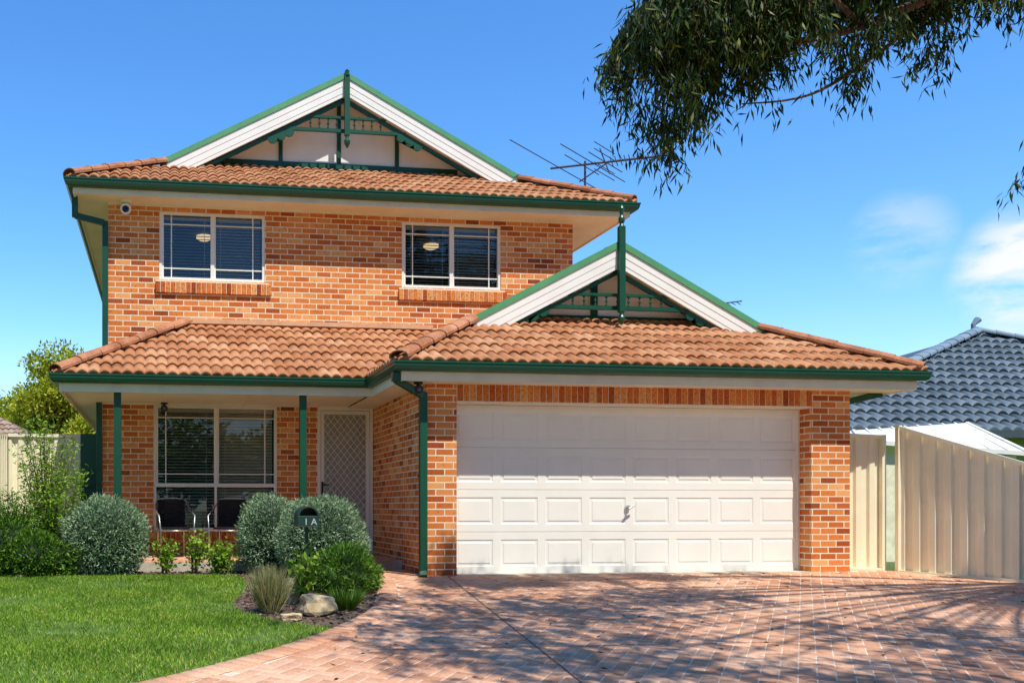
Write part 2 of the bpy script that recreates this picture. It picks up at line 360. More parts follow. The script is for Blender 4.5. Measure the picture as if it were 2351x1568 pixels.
def window(nm,W,y,transom=None):
    x0,x1,z0,z1=W; R=empty(nm); R.parent=H
    f=MB(); t=.045; yy0=y-.03; yy1=y+.05
    f.box(x0,x0+t,yy0,yy1,z0,z1); f.box(x1-t,x1,yy0,yy1,z0,z1); f.box(x0+t,x1-t,yy0,yy1,z1-t,z1); f.box(x0+t,x1-t,yy0-.01,yy1,z0,z0+t)
    xm=(x0+x1)/2; zt=z0+t if transom is None else transom
    if transom: f.box(x0+t,x1-t,yy0+.004,yy1,transom-.03,transom+.03); f.box(xm-.02,xm+.02,yy0+.006,yy1,z0+t,transom-.03)
    zt0=z0+t if transom is None else transom+.03
    f.box(xm-.03,xm+.03,yy0+.002,yy1,zt0,z1-t)
    f.box(x0+t,x0+t+.028,y-.012,y+.02,zt0,z1-t); f.box(xm+.03,xm+.055,y-.006,y+.025,zt0,z1-t)
    b=.009
    for xx in (x0+t+.15,x1-t-.15): f.box(xx-b,xx+b,y-.004,y+.012,zt0,z1-t)
    for zz in (zt0+.15,z1-t-.15): f.box(x0+t,xm-.03,y-.006,y+.010,zz-b,zz+b); f.box(xm+.055,x1-t,y-.006,y+.010,zz-b,zz+b)
    f.obj('frame',M_alu,R,bevel=.003)
    g=MB(); g.add([(x0+t,y+.006,z0+t),(xm,y+.006,z0+t),(xm,y+.006,z1-t),(x0+t,y+.006,z1-t)],[(0,1,2,3)])
    g.add([(xm,y+.018,z0+t),(x1-t,y+.018,z0+t),(x1-t,y+.018,z1-t),(xm,y+.018,z1-t)],[(0,1,2,3)]); g.obj('glass',M_glass,R)
    s=MB()
    for (a,c,tilt) in ((x0+t+.02,xm-.01,.012),(xm+.02,x1-t-.02,.020)):
        z=z1-t-.05; s.box(a,c,y+.075,y+.125,z1-t-.045,z1-t)
        while z>z0+t+.03:
            s.add([(a,y+.075,z-tilt),(c,y+.075,z-tilt),(c,y+.125,z+tilt),(a,y+.125,z+tilt),(a,y+.075,z-tilt+.003),(c,y+.075,z-tilt+.003),(c,y+.125,z+tilt+.003),(a,y+.125,z+tilt+.003)],
              [(0,3,2,1),(4,5,6,7),(0,1,5,4),(1,2,6,5),(2,3,7,6),(3,0,4,7)]); z-=.05
        for q in (.15,.85): s.box(a+(c-a)*q-.004,a+(c-a)*q+.004,y+.07,y+.074,z0+t,z1-t)
    s.obj('blinds',M_blind,R)
window('upper_window_left',W1,3.16); window('upper_window_right',W2,3.16); window('lower_window',W3,3.16,1.26)
# security door
D=empty('security_door'); D.parent=H
x0,x1,z0,z1=DR; mb=MB()
mb.box(x0,x0+.05,3.09,3.2,z0,z1); mb.box(x1-.05,x1,3.09,3.2,z0,z1); mb.box(x0+.05,x1-.05,3.09,3.2,z1-.05,z1)
a,b,c,d=x0+.055,x1-.055,z0+.02,z1-.055
mb.box(a,a+.06,3.11,3.14,c,d); mb.box(b-.06,b,3.11,3.14,c,d); mb.box(a+.06,b-.06,3.11,3.14,d-.06,d); mb.box(a+.06,b-.06,3.11,3.14,c,c+.08)
mb.obj('frame',M_alu,D,bevel=.004)
a+=.06;b-=.06;c+=.08;d-=.06
mb=MB(); sp=.11; slope=1.25
def clipseg(xa,za,xb,zb):
    t0,t1=0,1; dx,dz=xb-xa,zb-za
    for p,q in ((-dx,xa-a),(dx,b-xa),(-dz,za-c),(dz,d-za)):
        if p==0: continue
        r=q/p
        if p<0: t0=max(t0,r)
        else: t1=min(t1,r)
    if t0<t1: return (xa+dx*t0,za+dz*t0),(xa+dx*t1,za+dz*t1)
k=-60
while k<60:
    for sg in (1,-1):
        xs=a+k*sp; r=clipseg(xs,c,xs+sg*(d-c)/slope,d)
        if r: mb.beam((r[0][0],3.12,r[0][1]),(r[1][0],3.12,r[1][1]),.008,.014,up=(0,1,0))
    k+=1
mb.obj('diamond_grille',M_alu,D)
mb=MB(); mb.box(a-.03,b+.03,3.135,3.139,c-.03,d+.03); mb.obj('mesh_screen',M_screen,D)
mb=MB(); mb.box(a-.05,a-.02,3.085,3.11,1.12,1.32); mb.beam((a-.035,3.07,1.27),(a+.07,3.07,1.27),.015,.02); mb.obj('handle',M_black,D)
# gutters, fascias, soffits
def gut(z): return [(.008,z+.004),(.008,z-.018),(-.002,z-.02),(-.004,z-.055),(-.022,z-.098),(-.05,z-.118),(-.12,z-.118),(-.12,z-.02),(-.02,z-.02),(-.012,z+.004)]
lowp=[(-4.98,12),(-4.98,1.17),(-.563,1.17),(-.563,-.5),(6.91,-.5),(6.91,9.3)]
upp=[(-4.93,14.7),(-4.93,2.545),(4.37,2.545),(4.37,14.7)]
mb=MB(); sweep(mb,lowp,gut(2.74)); sweep(mb,upp,gut(5.92),True); mb.obj('gutters',M_green,H)
mb=MB(); sweep(mb,lowp,[(-.121,2.70),(-.121,2.505),(-.145,2.505),(-.145,2.70)]); sweep(mb,upp,[(-.121,5.88),(-.121,5.715),(-.145,5.715),(-.145,5.88)],True); mb.obj('fascias',M_cream,H)
mb=MB()
mb.box(-.42,6.77,-.358,.0,2.522,2.54); mb.box(-.42,-.002,.0,3.11,2.522,2.54); mb.box(6.09,6.77,0,9.2,2.522,2.54)
mb.box(-4.84,-.42,1.31,3.11,2.56,2.58); mb.box(-4.84,-4.39,3.11,12,2.56,2.58)
mb.box(-4.79,4.23,2.685,3.11,5.735,5.755); mb.box(-4.79,-4.30,3.11,14.6,5.735,5.755); mb.box(3.456,4.23,3.11,14.6,5.735,5.755)
mb.obj('soffits',M_soffit,H)
mb=MB()
for xx in (-3.4,-2.2,-1.0): mb.box(xx-.015,xx+.015,1.31,3.11,2.554,2.56)
for xx in (-3.3,-1.5,.3,2.1): mb.box(xx-.015,xx+.015,2.685,3.11,5.729,5.735)
mb.box(-4.30,3.456,3.085,3.11,5.70,5.735); mb.box(-4.39,0,3.085,3.11,2.535,2.56)
mb.obj('soffit_strips',M_cream,H)
# roofs
T=.525; e=.05
tile_face('upper_roof_front',H,(-4.93+e,2.545+e,5.955),(1,0),(0,1),T,1.9,lambda b:b,lambda b:9.3-2*e-b)
tile_face('upper_roof_left',H,(-4.93+e,2.545+e,5.955),(0,1),(1,0),T,4.6,lambda b:min(b,1.42),lambda b:12.1-b*.0,da=.031)
tile_face('upper_roof_right',H,(4.37-e,2.545+e,5.955),(0,1),(-1,0),T,4.6,lambda b:min(b,1.42),lambda b:12.1,da=.031)
tile_face('garage_roof_front',H,(-.563+e,-.5+e,2.775),(1,0),(0,1),T,1.85,lambda b:b,lambda b:7.473-2*e-b)
tile_face('garage_roof_left',H,(-.563+e,-.5+e,2.775),(0,1),(1,0),T,3.68,lambda b:min(b,1.42),lambda b:3.56,da=.0258)
tile_face('garage_roof_right',H,(6.91-e,-.5+e,2.775),(0,1),(-1,0),T,3.68,lambda b:min(b,1.42),lambda b:9.7,da=.031)
TP=.56
tile_face('porch_roof_front',H,(-4.98+e,1.17+e,2.775),(1,0),(0,1),TP,1.885,lambda b:b,lambda b:4.417-e+b+.02)
tile_face('porch_roof_left',H,(-4.98+e,1.17+e,2.775),(0,1),(1,0),TP,.64,lambda b:b,lambda b:10.8,da=.031)
tile_face('porch_roof_left_upper',H,(-4.98+e+.64,1.17+e,2.775+TP*.64),(0,1),(1,0),TP,1.25,lambda b:b+.64,lambda b:1.885,da=.031)
mb=MB()
z=5.965
def hip(mb,x,y,zz,sx,n,t): caps(mb,(x+sx*.04,y+.04,zz+.03),(x+sx*n,y+n,zz+.05+t*n))
hip(mb,-4.93+e,2.545+e,z,1,1.52,T); hip(mb,4.37-e,2.545+e,z,-1,1.52,T)
hip(mb,-.563+e,-.5+e,2.785,1,1.50,T); hip(mb,6.91-e,-.5+e,2.785,-1,1.50,T)
hip(mb,-4.98+e,1.17+e,2.785,1,1.86,TP)
caps(mb,(-.28,4.25,8.37),(-.28,14.6,8.37)); caps(mb,(3.17,1.2,4.70),(3.17,3.1,4.70))
mb.obj('ridge_and_hip_caps',M_cap,H,smooth=False)
mb=MB(); mb.beam((-3.05,3.085,3.885),(1.0,3.085,3.885),.05,.07); mb.obj('wall_flashing',simple('painted_flashing',(.66,.38,.22),.7),H)
mb=MB(); mb.prism([(-4.88,5.93),(4.32,5.93),(-.28,8.30)],14.5,14.6); mb.prism([(3.45,2.7),(6.85,2.7),(3.45,4.5)],9.1,9.15); mb.obj('rear_gable',M_brick,H)
# gables
def gable(pref,xc,za,hw,yb,yw,ztile,t=T):
    G=empty(pref); G.parent=H
    def band(m,o0,o1,y0,y1,h=hw,ext=0):
        for s in (-1,1):
            m.prism([(xc,za+o0),(xc+s*h,za-t*h+o0),(xc+s*h,za-t*h+o1),(xc,za+o1)],y0,y1)
    g=MB(); band(g,.085,-.015,yb-.04,yb+.26); g.obj('green_barge_cap',M_green2,G)
    w=MB(); band(w,-.017,-.13,yb-.022,yb+.03,hw-.02); band(w,-.13,-.245,yb-.016,yb+.03,hw-.05); band(w,-.245,-.31,yb-.010,yb+.03,hw-.08); w.obj('white_barge_board',M_white,G)
    s=MB(); band(s,-.13,-.15,yb+.03,yw,hw-.1); s.obj('rake_soffit',M_cream,G)
    zt=za-.14; zb=ztile; hwz=(zt-zb)/t
    w=MB(); w.prism([(xc,zt),(xc-hwz,zb),(xc+hwz,zb)],yw,yw+.05); w.obj('gable_panel',M_white,G)
    tr=MB()
    for sg in (-1,1):
        tr.prism([(xc,za-.15),(xc+sg*(hwz+.0),zb+.0),(xc+sg*(hwz-.12),zb+.0),(xc,za-.21)],yw-.03,yw-.002)
        tr.prism([(xc,za-.33),(xc+sg*(hw-.35),za-.33-t*(hw-.35)),(xc+sg*(hw-.42),za-.39-t*(hw-.42)),(xc,za-.395)],yb+.05,yb+.1)
    return G,tr
za=5.925+T*4.65; G,tr=gable('upper_gable',-.28,za,3.12,3.98,4.43,6.93)
tr.box(-2.45,1.85,4.39,4.428,6.93,7.02)
for xx in (-1.38,-.33,.73): tr.box(xx-.035,xx+.035,4.395,4.428,7.02,za-.16-T*abs(xx+.28)-.05)
yb=4.0
def rail(z0,x0,x1,y,h=.035): tr.box(x0,x1,y,y+.05,z0-h,z0+h)
def spindles(m,x0,x1,n,y,z0,z1):
    for i in range(n):
        x=x0+(x1-x0)*(i+.5)/n; h=z1-z0
        m.tube([(x,y,z0+h*q) for q in (0,.12,.2,.4,.5,.6,.8,.88,1)],[.018,.018,.010,.014,.024,.014,.010,.018,.018],8)
def bracket(m,x0,z0,x1,z1,y0,y1,w=.13,ns=3):
    p0=Vector((x0,z0));p1=Vector((x1,z1)); d=p1-p0; nrm=Vector((d.y,-d.x)).normalized()
    if nrm.y>0: nrm=-nrm
    pts=[tuple(p0),tuple(p1)]
    for i in range(ns):
        c0=p1-d*(i/ns); c1=p1-d*((i+1)/ns); r=(c1-c0).length/2; cm=(c0+c1)/2+nrm*w*.45
        for k in range(7):
            a=math.pi*k/6; q=cm+(c0-c1).normalized()*math.cos(a)*r+nrm*math.sin(a)*r*.9; pts.append(tuple(q))
    m.prism(pts,y0,y1)
rail(7.69,-1.00,.44,yb+.02,.022); rail(7.46,-1.35,.79,yb+.02,.028)
spindles(tr,-.98,.42,9,yb+.045,7.485,7.67)
bracket(tr,-1.22,7.47,-1.66,7.27,yb+.015,yb+.045); bracket(tr,.66,7.47,1.10,7.27,yb+.015,yb+.045)
xk=-.28
tr.box(xk-.045,xk+.045,3.89,3.955,7.34,za+.02)
tr.tube([(xk,3.92,z) for z in (7.34,7.31,7.28,7.24,7.20,7.16,7.12)],[.04,.028,.035,.055,.05,.03,.008],12)
tr.tube([(xk,3.92,z) for z in (za+.0,za+.07,za+.085,za+.12)],[.05,.04,.045,.01],8)
tr.obj('green_fretwork',M_green,G)
za2=2.745+T*3.737; G2,tr=gable('garage_gable',3.173,za2,2.26,.95,1.38,3.70)
tr.box(1.75,4.6,1.34,1.378,3.69,3.77)
tr.box(2.98-.05,2.98+.05,1.34,1.378,3.77,4.38)
yb=.97
rail(4.01,2.35,4.0,yb+.02,.02); rail(3.82,1.98,4.36,yb+.02,.028)
spindles(tr,2.4,3.95,9,yb+.045,3.85,3.99)
bracket(tr,2.08,3.83,1.62,3.61,yb+.015,yb+.045); bracket(tr,4.26,3.83,4.72,3.61,yb+.015,yb+.045)
xk=3.173
tr.box(xk-.045,xk+.045,.855,.93,3.74,4.98)
tr.tube([(xk,.89,z) for z in (3.74,3.72,3.69,3.66,3.62,3.58,3.55)],[.04,.028,.035,.05,.048,.03,.008],12)
tr.tube([(xk,.89,z) for z in (4.98,5.02,5.05,5.10,5.14,5.2,5.24,5.27,5.3)],[.04,.025,.045,.045,.025,.03,.038,.025,.005],12)
tr.obj('green_fretwork',M_green,G2)
mb=MB()
for x in (-4.07,-1.43):
    mb.box(x-.05,x+.05,1.38,1.48,.14,2.56)
mb.obj('porch_posts',M_green,H,bevel=.006)
mb=MB(); mb.box(-4.8,-.42,1.36,1.50,2.535,2.562); mb.obj('porch_beam',M_cream,H)
mb=MB()
mb.beam((-.50,-.32,2.62),(-.50,-.32,2.50),.1,.07); mb.beam((-.50,-.30,2.53),(-.085,-.09,2.36),.07,.09)
mb.beam((-.075,-.085,2.40),(-.075,-.085,.02),.1,.075,up=(0,1,0)); mb.beam((-.075,-.085,.06),(-.10,-.18,.0),.1,.075)
mb.beam((-4.80,2.9,5.78),(-4.80,2.9,5.60),.09,.07); mb.beam((-4.80,2.92,5.45),(-4.36,3.0,5.38),.07,.09); mb.beam((-4.80,2.9,5.66),(-4.80,2.92,5.42),.09,.07)
mb.beam((-4.345,3.05,5.42),(-4.345,3.05,3.1),.09,.07,up=(0,1,0)); mb.beam((-4.44,3.07,2.56),(-4.44,3.07,.1),.09,.07,up=(0,1,0))
mb.beam((6.7,.15,2.52),(6.2,.2,2.40),.07,.09)
mb.obj('downpipes',M_green,H,bevel=.006)
mb=MB(); mb.box(-.13,-.02,-.05,-.005,1.3,1.33); mb.box(-.13,-.02,-.05,-.005,2.1,2.13); mb.obj('pipe_clips',M_green,H)
# garage door
Gd=empty('garage_door'); Gd.parent=H
mb=MB(); xa,xb=.404,5.50; yd=.25; cw=(xb-xa-.02)/8; sh=2.285/4
for r in range(4):
    z0=r*sh+.005; z1=(r+1)*sh-.004
    for c in range(8):
        x0=xa+.01+c*cw; x1=x0+cw
        px0,px1=x0+.055,x1-.055; pz0,pz1=z0+.10,z1-.10
        rings=[(x0,x1,z0,z1,0),(px0,px1,pz0,pz1,0),(px0+.010,px1-.010,pz0+.010,pz1-.010,.008),(px0+.035,px1-.035,pz0+.035,pz1-.035,.008),(px0+.047,px1-.047,pz0+.047,pz1-.047,.001)]
        vs=[]
        for (a,b,c0,d0,o) in rings: vs+=[(a,yd+o,c0),(b,yd+o,c0),(b,yd+o,d0),(a,yd+o,d0)]
        fs=[]
        for k in range(4):
            for j in range(4): fs.append((k*4+j,k*4+(j+1)%4,(k+1)*4+(j+1)%4,(k+1)*4+j))
        fs.append((16,17,18,19)); mb.add(vs,fs)
    mb.add([(xa+.01,yd,z1),(xb-.01,yd,z1),(xb-.01,yd+.012,z1+.004),(xa+.01,yd+.012,z1+.004)],[(0,1,2,3)])
    mb.add([(xa+.01,yd,z0),(xb-.01,yd,z0),(xb-.01,yd+.012,z0-.005),(xa+.01,yd+.012,z0-.005)],[(0,1,2,3)])
me=bpy.data.meshes.new('panels'); me.from_pydata(mb.v,[],mb.f); link('panels',me,M_door,Gd)
mb=MB(); mb.box(xa,xb,yd+.02,yd+.05,0,2.30); mb.obj('backing',simple('door_gap',(.25,.23,.19),.8),Gd)
mb=MB(); mb.box(xa,xa+.03,yd-.02,yd+.03,0,2.285); mb.box(xb-.03,xb,yd-.02,yd+.03,0,2.285); mb.obj('door_stops',M_cream,Gd)
hy=yd
mb=MB(); mb.tube([(2.92,hy,.90),(2.92,hy-.03,.90)],.035,16); mb.tube([(2.92,hy-.03,.90),(2.92,hy-.075,.90)],.012,8); mb.tube([(2.88,hy-.08,.86),(2.90,hy-.082,.885),(2.96,hy-.082,.92),(2.985,hy-.08,.93)],[.010,.014,.014,.010],8); mb.obj('door_handle',M_chrome,Gd)
mb=MB(); mb.box(0.41,5.49,-.06,.25,-.03,.012); mb.obj('garage_threshold',M_conc,H)
mb=MB(); mb.box(-4.5,-.96,1.15,3.11,-.05,.14); mb.box(-.96,0,1.25,3.11,-.05,.14); mb.obj('porch_slab',M_conc,H)
def paver_box(mb_v,mb_f,cx,cy,hx,hy,ang,zf,gap=.005,th=.012):
    ca,sa=math.cos(ang),math.sin(ang); base=len(mb_v); j=random.uniform(-.0015,.0015)
    for (ins,dz) in ((gap,0.0),(gap+.006,th)):
        for sx,sy in ((-1,-1),(1,-1),(1,1),(-1,1)):
            lx=sx*(hx-ins); ly=sy*(hy-ins); X=cx+lx*ca-ly*sa; Y=cy+lx*sa+ly*ca; mb_v.append((X,Y,zf(Y)+dz+j*(dz>0)))
    mb_f.append((base+4,base+5,base+6,base+7))
    for k in range(4): mb_f.append((base+k,base+(k+1)%4,base+4+(k+1)%4,base+4+k))
pv=[];pf=[]
y=1.21
while y<3.08:
    x=-4.4+( .115 if int(round((y-1.21)/.115))%2 else 0)
    while x<-.1: paver_box(pv,pf,x,y,.115,.0575,0,lambda Y:.142); x+=.23
    y+=.115
np_mesh('porch_pavers',pv,pf,M_paver,H)
# ------------------------------------------------------------------ GROUND
g=MB(); S=400
ys=[-S,-14,0,S]
g.add([(x,y,gz(y)) for y in ys for x in (-S,S)],[(0,1,3,2),(2,3,5,4),(4,5,7,6)]); g.obj('ground',M_ground)
curve=[(-.90,.9),(-.80,.3),(-.78,-.3),(-.92,-1.1),(-1.12,-1.9),(-1.40,-2.75),(-1.76,-3.44),(-2.26,-4.2),(-2.82,-4.87),(-3.54,-5.58),(-4.6,-6.4),(-6,-7.2),(-8,-8.0),(-11,-8.6)]
cv=catmull(curve,8)
off=[]
for i,p in enumerate(cv):
    d=cv[min(i+1,len(cv)-1)]-cv[max(i-1,0)]; d=d/np.linalg.norm(d); off.append((p,np.array([-d[1],d[0]])))
drv=[tuple(p) for p in cv]+[(-11,-13.9),(9.4,-13.9),(9.4,-4.9),(7.36,-1.4),(6.85,-.15),(6.75,.1),(6.12,.1),(6.12,.01),(5.5,.01),(5.5,.25),(.4,.25),(.4,.01),(-.002,.01),(-.002,1.25)]+[(-.90,1.25)]
DW=empty('driveway')
sheet('mortar_bed',drv,.006,M_pmort,DW)
inner=[tuple(p+n*.20) for p,n in off]+[(-11,-13.9),(9.4,-13.9),(9.4,-4.9),(7.36,-1.4),(6.85,-.15),(6.75,.06),(6.12,.06),(6.12,-.04),(-.03,-.04),(-.03,1.2),(-.6,1.2)]
pv=[];pf=[]; u=.115; ang=math.radians(45+8); ca,sa=math.cos(ang),math.sin(ang)
K=130; cand=[]
for i in range(-K,K):
    for j in range(-K,K):
        m=(i-j)%4
        if m==0: lx,ly,h=(i+1)*u,(j+.5)*u,0
        elif m==3: lx,ly,h=(i+.5)*u,(j+1)*u,1
        else: continue
        X=1+lx*ca-ly*sa; Y=-5+lx*sa+ly*ca
        if -11<X<9.4 and -11.5<Y<1.2: cand.append((X,Y,h))
C=np.array(cand); ok=in_poly(C[:,0],C[:,1],inner)
for X,Y,h in C[ok]: paver_box(pv,pf,X,Y,u,u/2,ang+(math.pi/2 if h else 0),lambda Yy:gz(Yy)+.006,th=.004,gap=.0045)
acc=0; last=cv[0]
for i in range(1,len(cv)):
    seg=cv[i]-cv[i-1]; L=np.linalg.norm(seg); d=seg/L; nn=np.array([-d[1],d[0]])
    while acc<L:
        p=cv[i-1]+d*acc+nn*.118; paver_box(pv,pf,p[0],p[1],.1155,.0575,math.atan2(nn[1],nn[0]),lambda Yy:gz(Yy)+.010,th=.010); acc+=.118
    acc-=L
np_mesh('pavers',pv,pf,M_paver,DW)
mb=MB()
for (p,q) in (((.25,-.1),(-.72,-6.2)),((-1.9,-4.72),(9,-4.78)),((4.2,-.1),(6.8,-6.5)),((.0,-2.2),(7.5,-2.25))):
    n=8
    for k in range(n):
        a=[p[i]+(q[i]-p[i])*k/n for i in (0,1)]; b=[p[i]+(q[i]-p[i])*(k+1)/n for i in (0,1)]
        dx,dy=b[0]-a[0],b[1]-a[1]; l=math.hypot(dx,dy); nx,ny=-dy/l*.006,dx/l*.006
        mb.add([(a[0]+nx,a[1]+ny,gz(a[1])+.0145),(b[0]+nx,b[1]+ny,gz(b[1])+.0145),(b[0]-nx,b[1]-ny,gz(b[1])+.0145),(a[0]-nx,a[1]-ny,gz(a[1])+.0145)],[(0,1,2,3)])
mb.obj('control_joints',simple('joint_sealant',(.14,.10,.07),.9),DW)
bed_in=[(-2.5,.35),(-2.42,-.55),(-2.55,-1.5),(-2.72,-2.3),(-2.6,-2.95),(-2.3,-3.5),(-1.95,-3.72)]
bi=catmull(bed_in,6)
cvY=[tuple(p) for p in cv]
up_part=[p for p in cvY if p[1]>-3.7]
GB=empty('garden_bed')
sheet('mulch',[(-9,1.15),(-9,.25)]+[tuple(p) for p in bi]+up_part[::-1]+[(-.97,1.15)],.010,M_mulch,GB)
low_part=[p for p in cvY if p[1]<-3.7]
lawn=[(-9,.25)]+[tuple(p) for p in bi]+low_part+[(-11,.25)]
LW=empty('lawn'); sheet('turf',lawn,.012,M_soil,LW)
n=420000; X=rng.uniform(-7.5,-1.5,n); Y=rng.uniform(-7.6,.35,n)
k=in_poly(X,Y,lawn)&(X>-6.3-0.0*Y); X=X[k];Y=Y[k]
nz=np.sin(X*3.1+np.sin(Y*2.3)*1.5)+np.sin(Y*4.1+X*1.3)+.8*np.sin(X*9+Y*5)*np.sin(Y*11-X*4); k=rng.uniform(0,1,len(X))<(.56+.21*nz); X=X[k];Y=Y[k]; n=len(X)
P=np.stack([X,Y,gza(Y)+.01],1); D=np.stack([rng.normal(0,.55,n),rng.normal(0,.55,n),np.ones(n)],1)
leaves('grass_blades',P,D,rng.uniform(.018,.058,n),rng.uniform(.004,.008,n),M_blade,LW)
n=9000; X=rng.uniform(-6,-.8,n); Y=rng.uniform(-3.8,1.1,n); bedpoly=[(-9,1.15),(-9,.25)]+[tuple(p) for p in bi]+up_part[::-1]+[(-.97,1.15)]
k=in_poly(X,Y,bedpoly); X=X[k];Y=Y[k];n=len(X)
leaves('mulch_chips',np.stack([X,Y,gza(Y)+.018],1),np.stack([rng.normal(size=n),rng.normal(size=n),rng.uniform(-.1,.3,n)],1),rng.uniform(.03,.07,n),rng.uniform(.012,.03,n),M_chip,GB)
mb=MB(); mb.box(-90,90,-26,-17,-.7,-.62); mb.obj('road',M_road)
mb=MB(); mb.box(-90,90,-17,-16.7,-.7,-.5); mb.box(-90,90,-26.3,-26,-.7,-.5); mb.obj('kerb',M_conc)
FL=empty('leaf_litter'); n=420; X=rng.uniform(-2.5,8,n); Y=-rng.uniform(.2,8,n); k=in_poly(X,Y,inner); X=X[k];Y=Y[k]; n=len(X)
leaves('fallen_leaves',np.stack([X,Y,gza(Y)+.018],1),np.stack([rng.normal(size=n),rng.normal(size=n),np.full(n,.05)],1),rng.uniform(.04,.09,n),.014,M_chip,FL)
# ------------------------------------------------------------------ FENCES
def fence_run(mb,p,q,zb0,zb1,zt0,zt1,post=True):
    p=np.array(p,float);q=np.array(q,float); L=np.linalg.norm(q-p); d=(q-p)/L; n=np.array([-d[1],d[0]])
    per=.19; pts=[];s=0
    while s<L:
        for ds,o in ((0,.0),(.075,.0),(.095,.034),(.165,.034)):
            if s+ds<L: pts.append((s+ds,o))
        s+=per
    pts.append((L,0)); vs=[];fs=[]
    for s,o in pts:
        x,y=p+d*s+n*o; t=s/L; vs+=[(x,y,zb0+(zb1-zb0)*t),(x,y,zt0+(zt1-zt0)*t)]
    for i in range(len(pts)-1): fs.append((2*i,2*i+2,2*i+3,2*i+1))
    mb.add(vs,fs)
    mb.beam((*p,zt0),(*q,zt1),.055,.05); mb.beam((*p,zb0+.02),(*q,zb1+.02),.055,.05)
    if post:
        for a,z0,z1 in ((p,zb0,zt0),(q,zb1,zt1)): mb.box(a[0]-.03,a[0]+.03,a[1]-.03,a[1]+.03,z0-.05,z1+.03)
mb=MB(); fence_run(mb,(6.14,.2),(6.70,.12),0,0,1.93,1.90); mb.obj('steel_fence',M_fence)
mb=MB(); fence_run(mb,(6.80,-.05),(7.42,-1.45),-.02,-.06,2.02,1.42); fence_run(mb,(7.42,-1.45),(8.7,-4.5),-.06,-.2,1.42,1.2); mb.obj('steel_fence',M_fence)
mb=MB(); fence_run(mb,(-5.95,3.6),(-4.78,3.6),0,0,2.07,2.07); fence_run(mb,(-5.95,3.6),(-5.95,1.1),0,0,2.07,1.9); mb.obj('steel_fence',M_fence)
mb=MB(); mb.box(-4.77,-4.42,3.5,3.56,.05,2.1); mb.box(-4.72,-4.45,3.4,3.5,.3,1.2); mb.obj('side_gate',M_green,bevel=.01)
# ------------------------------------------------------------------ NEIGHBOURS
NB=empty('neighbour_house')
zt=2.60; x0,y0=9.5,6.35; ax,ay,az=19.2,11.3,5.78; tt=(az-zt)/(ay-y0); m=(ax-x0)/(ay-y0)
tile_face('roof_front',NB,(x0,y0,zt),(1,0),(0,1),tt,ay-y0,lambda b:b*m,lambda b:21-b*m*1.1,da=.05,mat=M_slate,c=.34,amp=.10,lift=.09,per=.30)
mb=MB(); mb.add([(x0,y0,zt),(ax,ay,az),(x0,18,zt)],[(0,1,2)]); mb.add([(x0,y0,zt-.02),(x0+21,y0,zt-.02),(x0+21,18,zt-.02),(x0,18,zt-.02)],[(0,1,2,3)]); mb.obj('roof_side',M_slate,NB)
mb=MB(); caps(mb,(x0,y0,zt+.06),(ax,ay,az+.08),r=.14,seg=.45); caps(mb,(ax,ay,az+.08),(ax+9.5,y0+.3,zt+.3),r=.14,seg=.45); mb.tube([(ax-.1,ay,az),(ax-.1,ay,az+.25),(ax+.05,ay,az+.4)],[.06,.06,.1],8)
mb.obj('ridge_caps',island_mat('slate_cap',[(0,(.16,.22,.28)),(1,(.24,.31,.38))],.6),NB)
mb=MB(); mb.box(x0+.6,x0+20.4,y0+.6,17.5,0,zt-.03); mb.obj('walls',simple('green_render',(.34,.44,.12),.8),NB)
mb=MB(); mb.box(x0,x0+21,y0-.1,y0,zt-.16,zt); mb.obj('gutter',simple('grey_gutter',(.06,.08,.09),.5),NB)
SH=empty('garden_shed')
A1=(7.9,1.95,1.98);A2=(11.0,1.95,1.80);A3=(11.9,4.1,2.53);A4=(9.5,4.1,2.36)
mb=MB()
mb.add([A1,A2,A3,A4,(7.9,6.2,1.98),(12.3,6.2,1.80)],[(0,1,2,3),(3,2,5,4),(0,3,4),(1,5,2)]); mb.obj('roof',M_shed,SH)
mb=MB(); mb.beam(A1,A2,.03,.07); mb.beam((A1[0],A1[1],A1[2]+.02),A4,.05,.04); mb.beam((A2[0],A2[1],A2[2]+.02),A3,.05,.04)
for q in range(1,9):
    t_=q/9; p=Vector(A1).lerp(Vector(A2),t_); r_=Vector(A4).lerp(Vector(A3),t_); mb.beam(p+Vector((0,0,.015)),r_+Vector((0,0,.015)),.03,.025)
mb.obj('roof_ribs_and_trim',M_shed,SH)
mb=MB(); mb.box(8.0,10.9,2.1,6.0,0,1.78); mb.obj('walls',simple('shed_wall',(.88,.80,.58),.6),SH)
LH=empty('neighbour_house')
M_tile2=island_mat('weathered_tile',[(0,(.30,.21,.15)),(1,(.42,.31,.24))],.9,attr='rnd')
tile_face('roof_front',LH,(-15.4,14.5,2.85),(1,0),(0,1),.5,4,lambda b:b,lambda b:8.5-b,da=.04,mat=M_tile2)
tile_face('roof_right',LH,(-6.9,14.5,2.85),(0,1),(-1,0),.5,4,lambda b:b,lambda b:10,da=.04,mat=M_tile2)
mb=MB(); mb.box(-14.9,-7.4,15,23.5,0,2.80); mb.obj('walls',M_brick_nb,LH)
mb=MB(); mb.box(-15.45,-6.85,14.4,24.5,2.66,2.80); mb.obj('gutter',M_cream,LH)
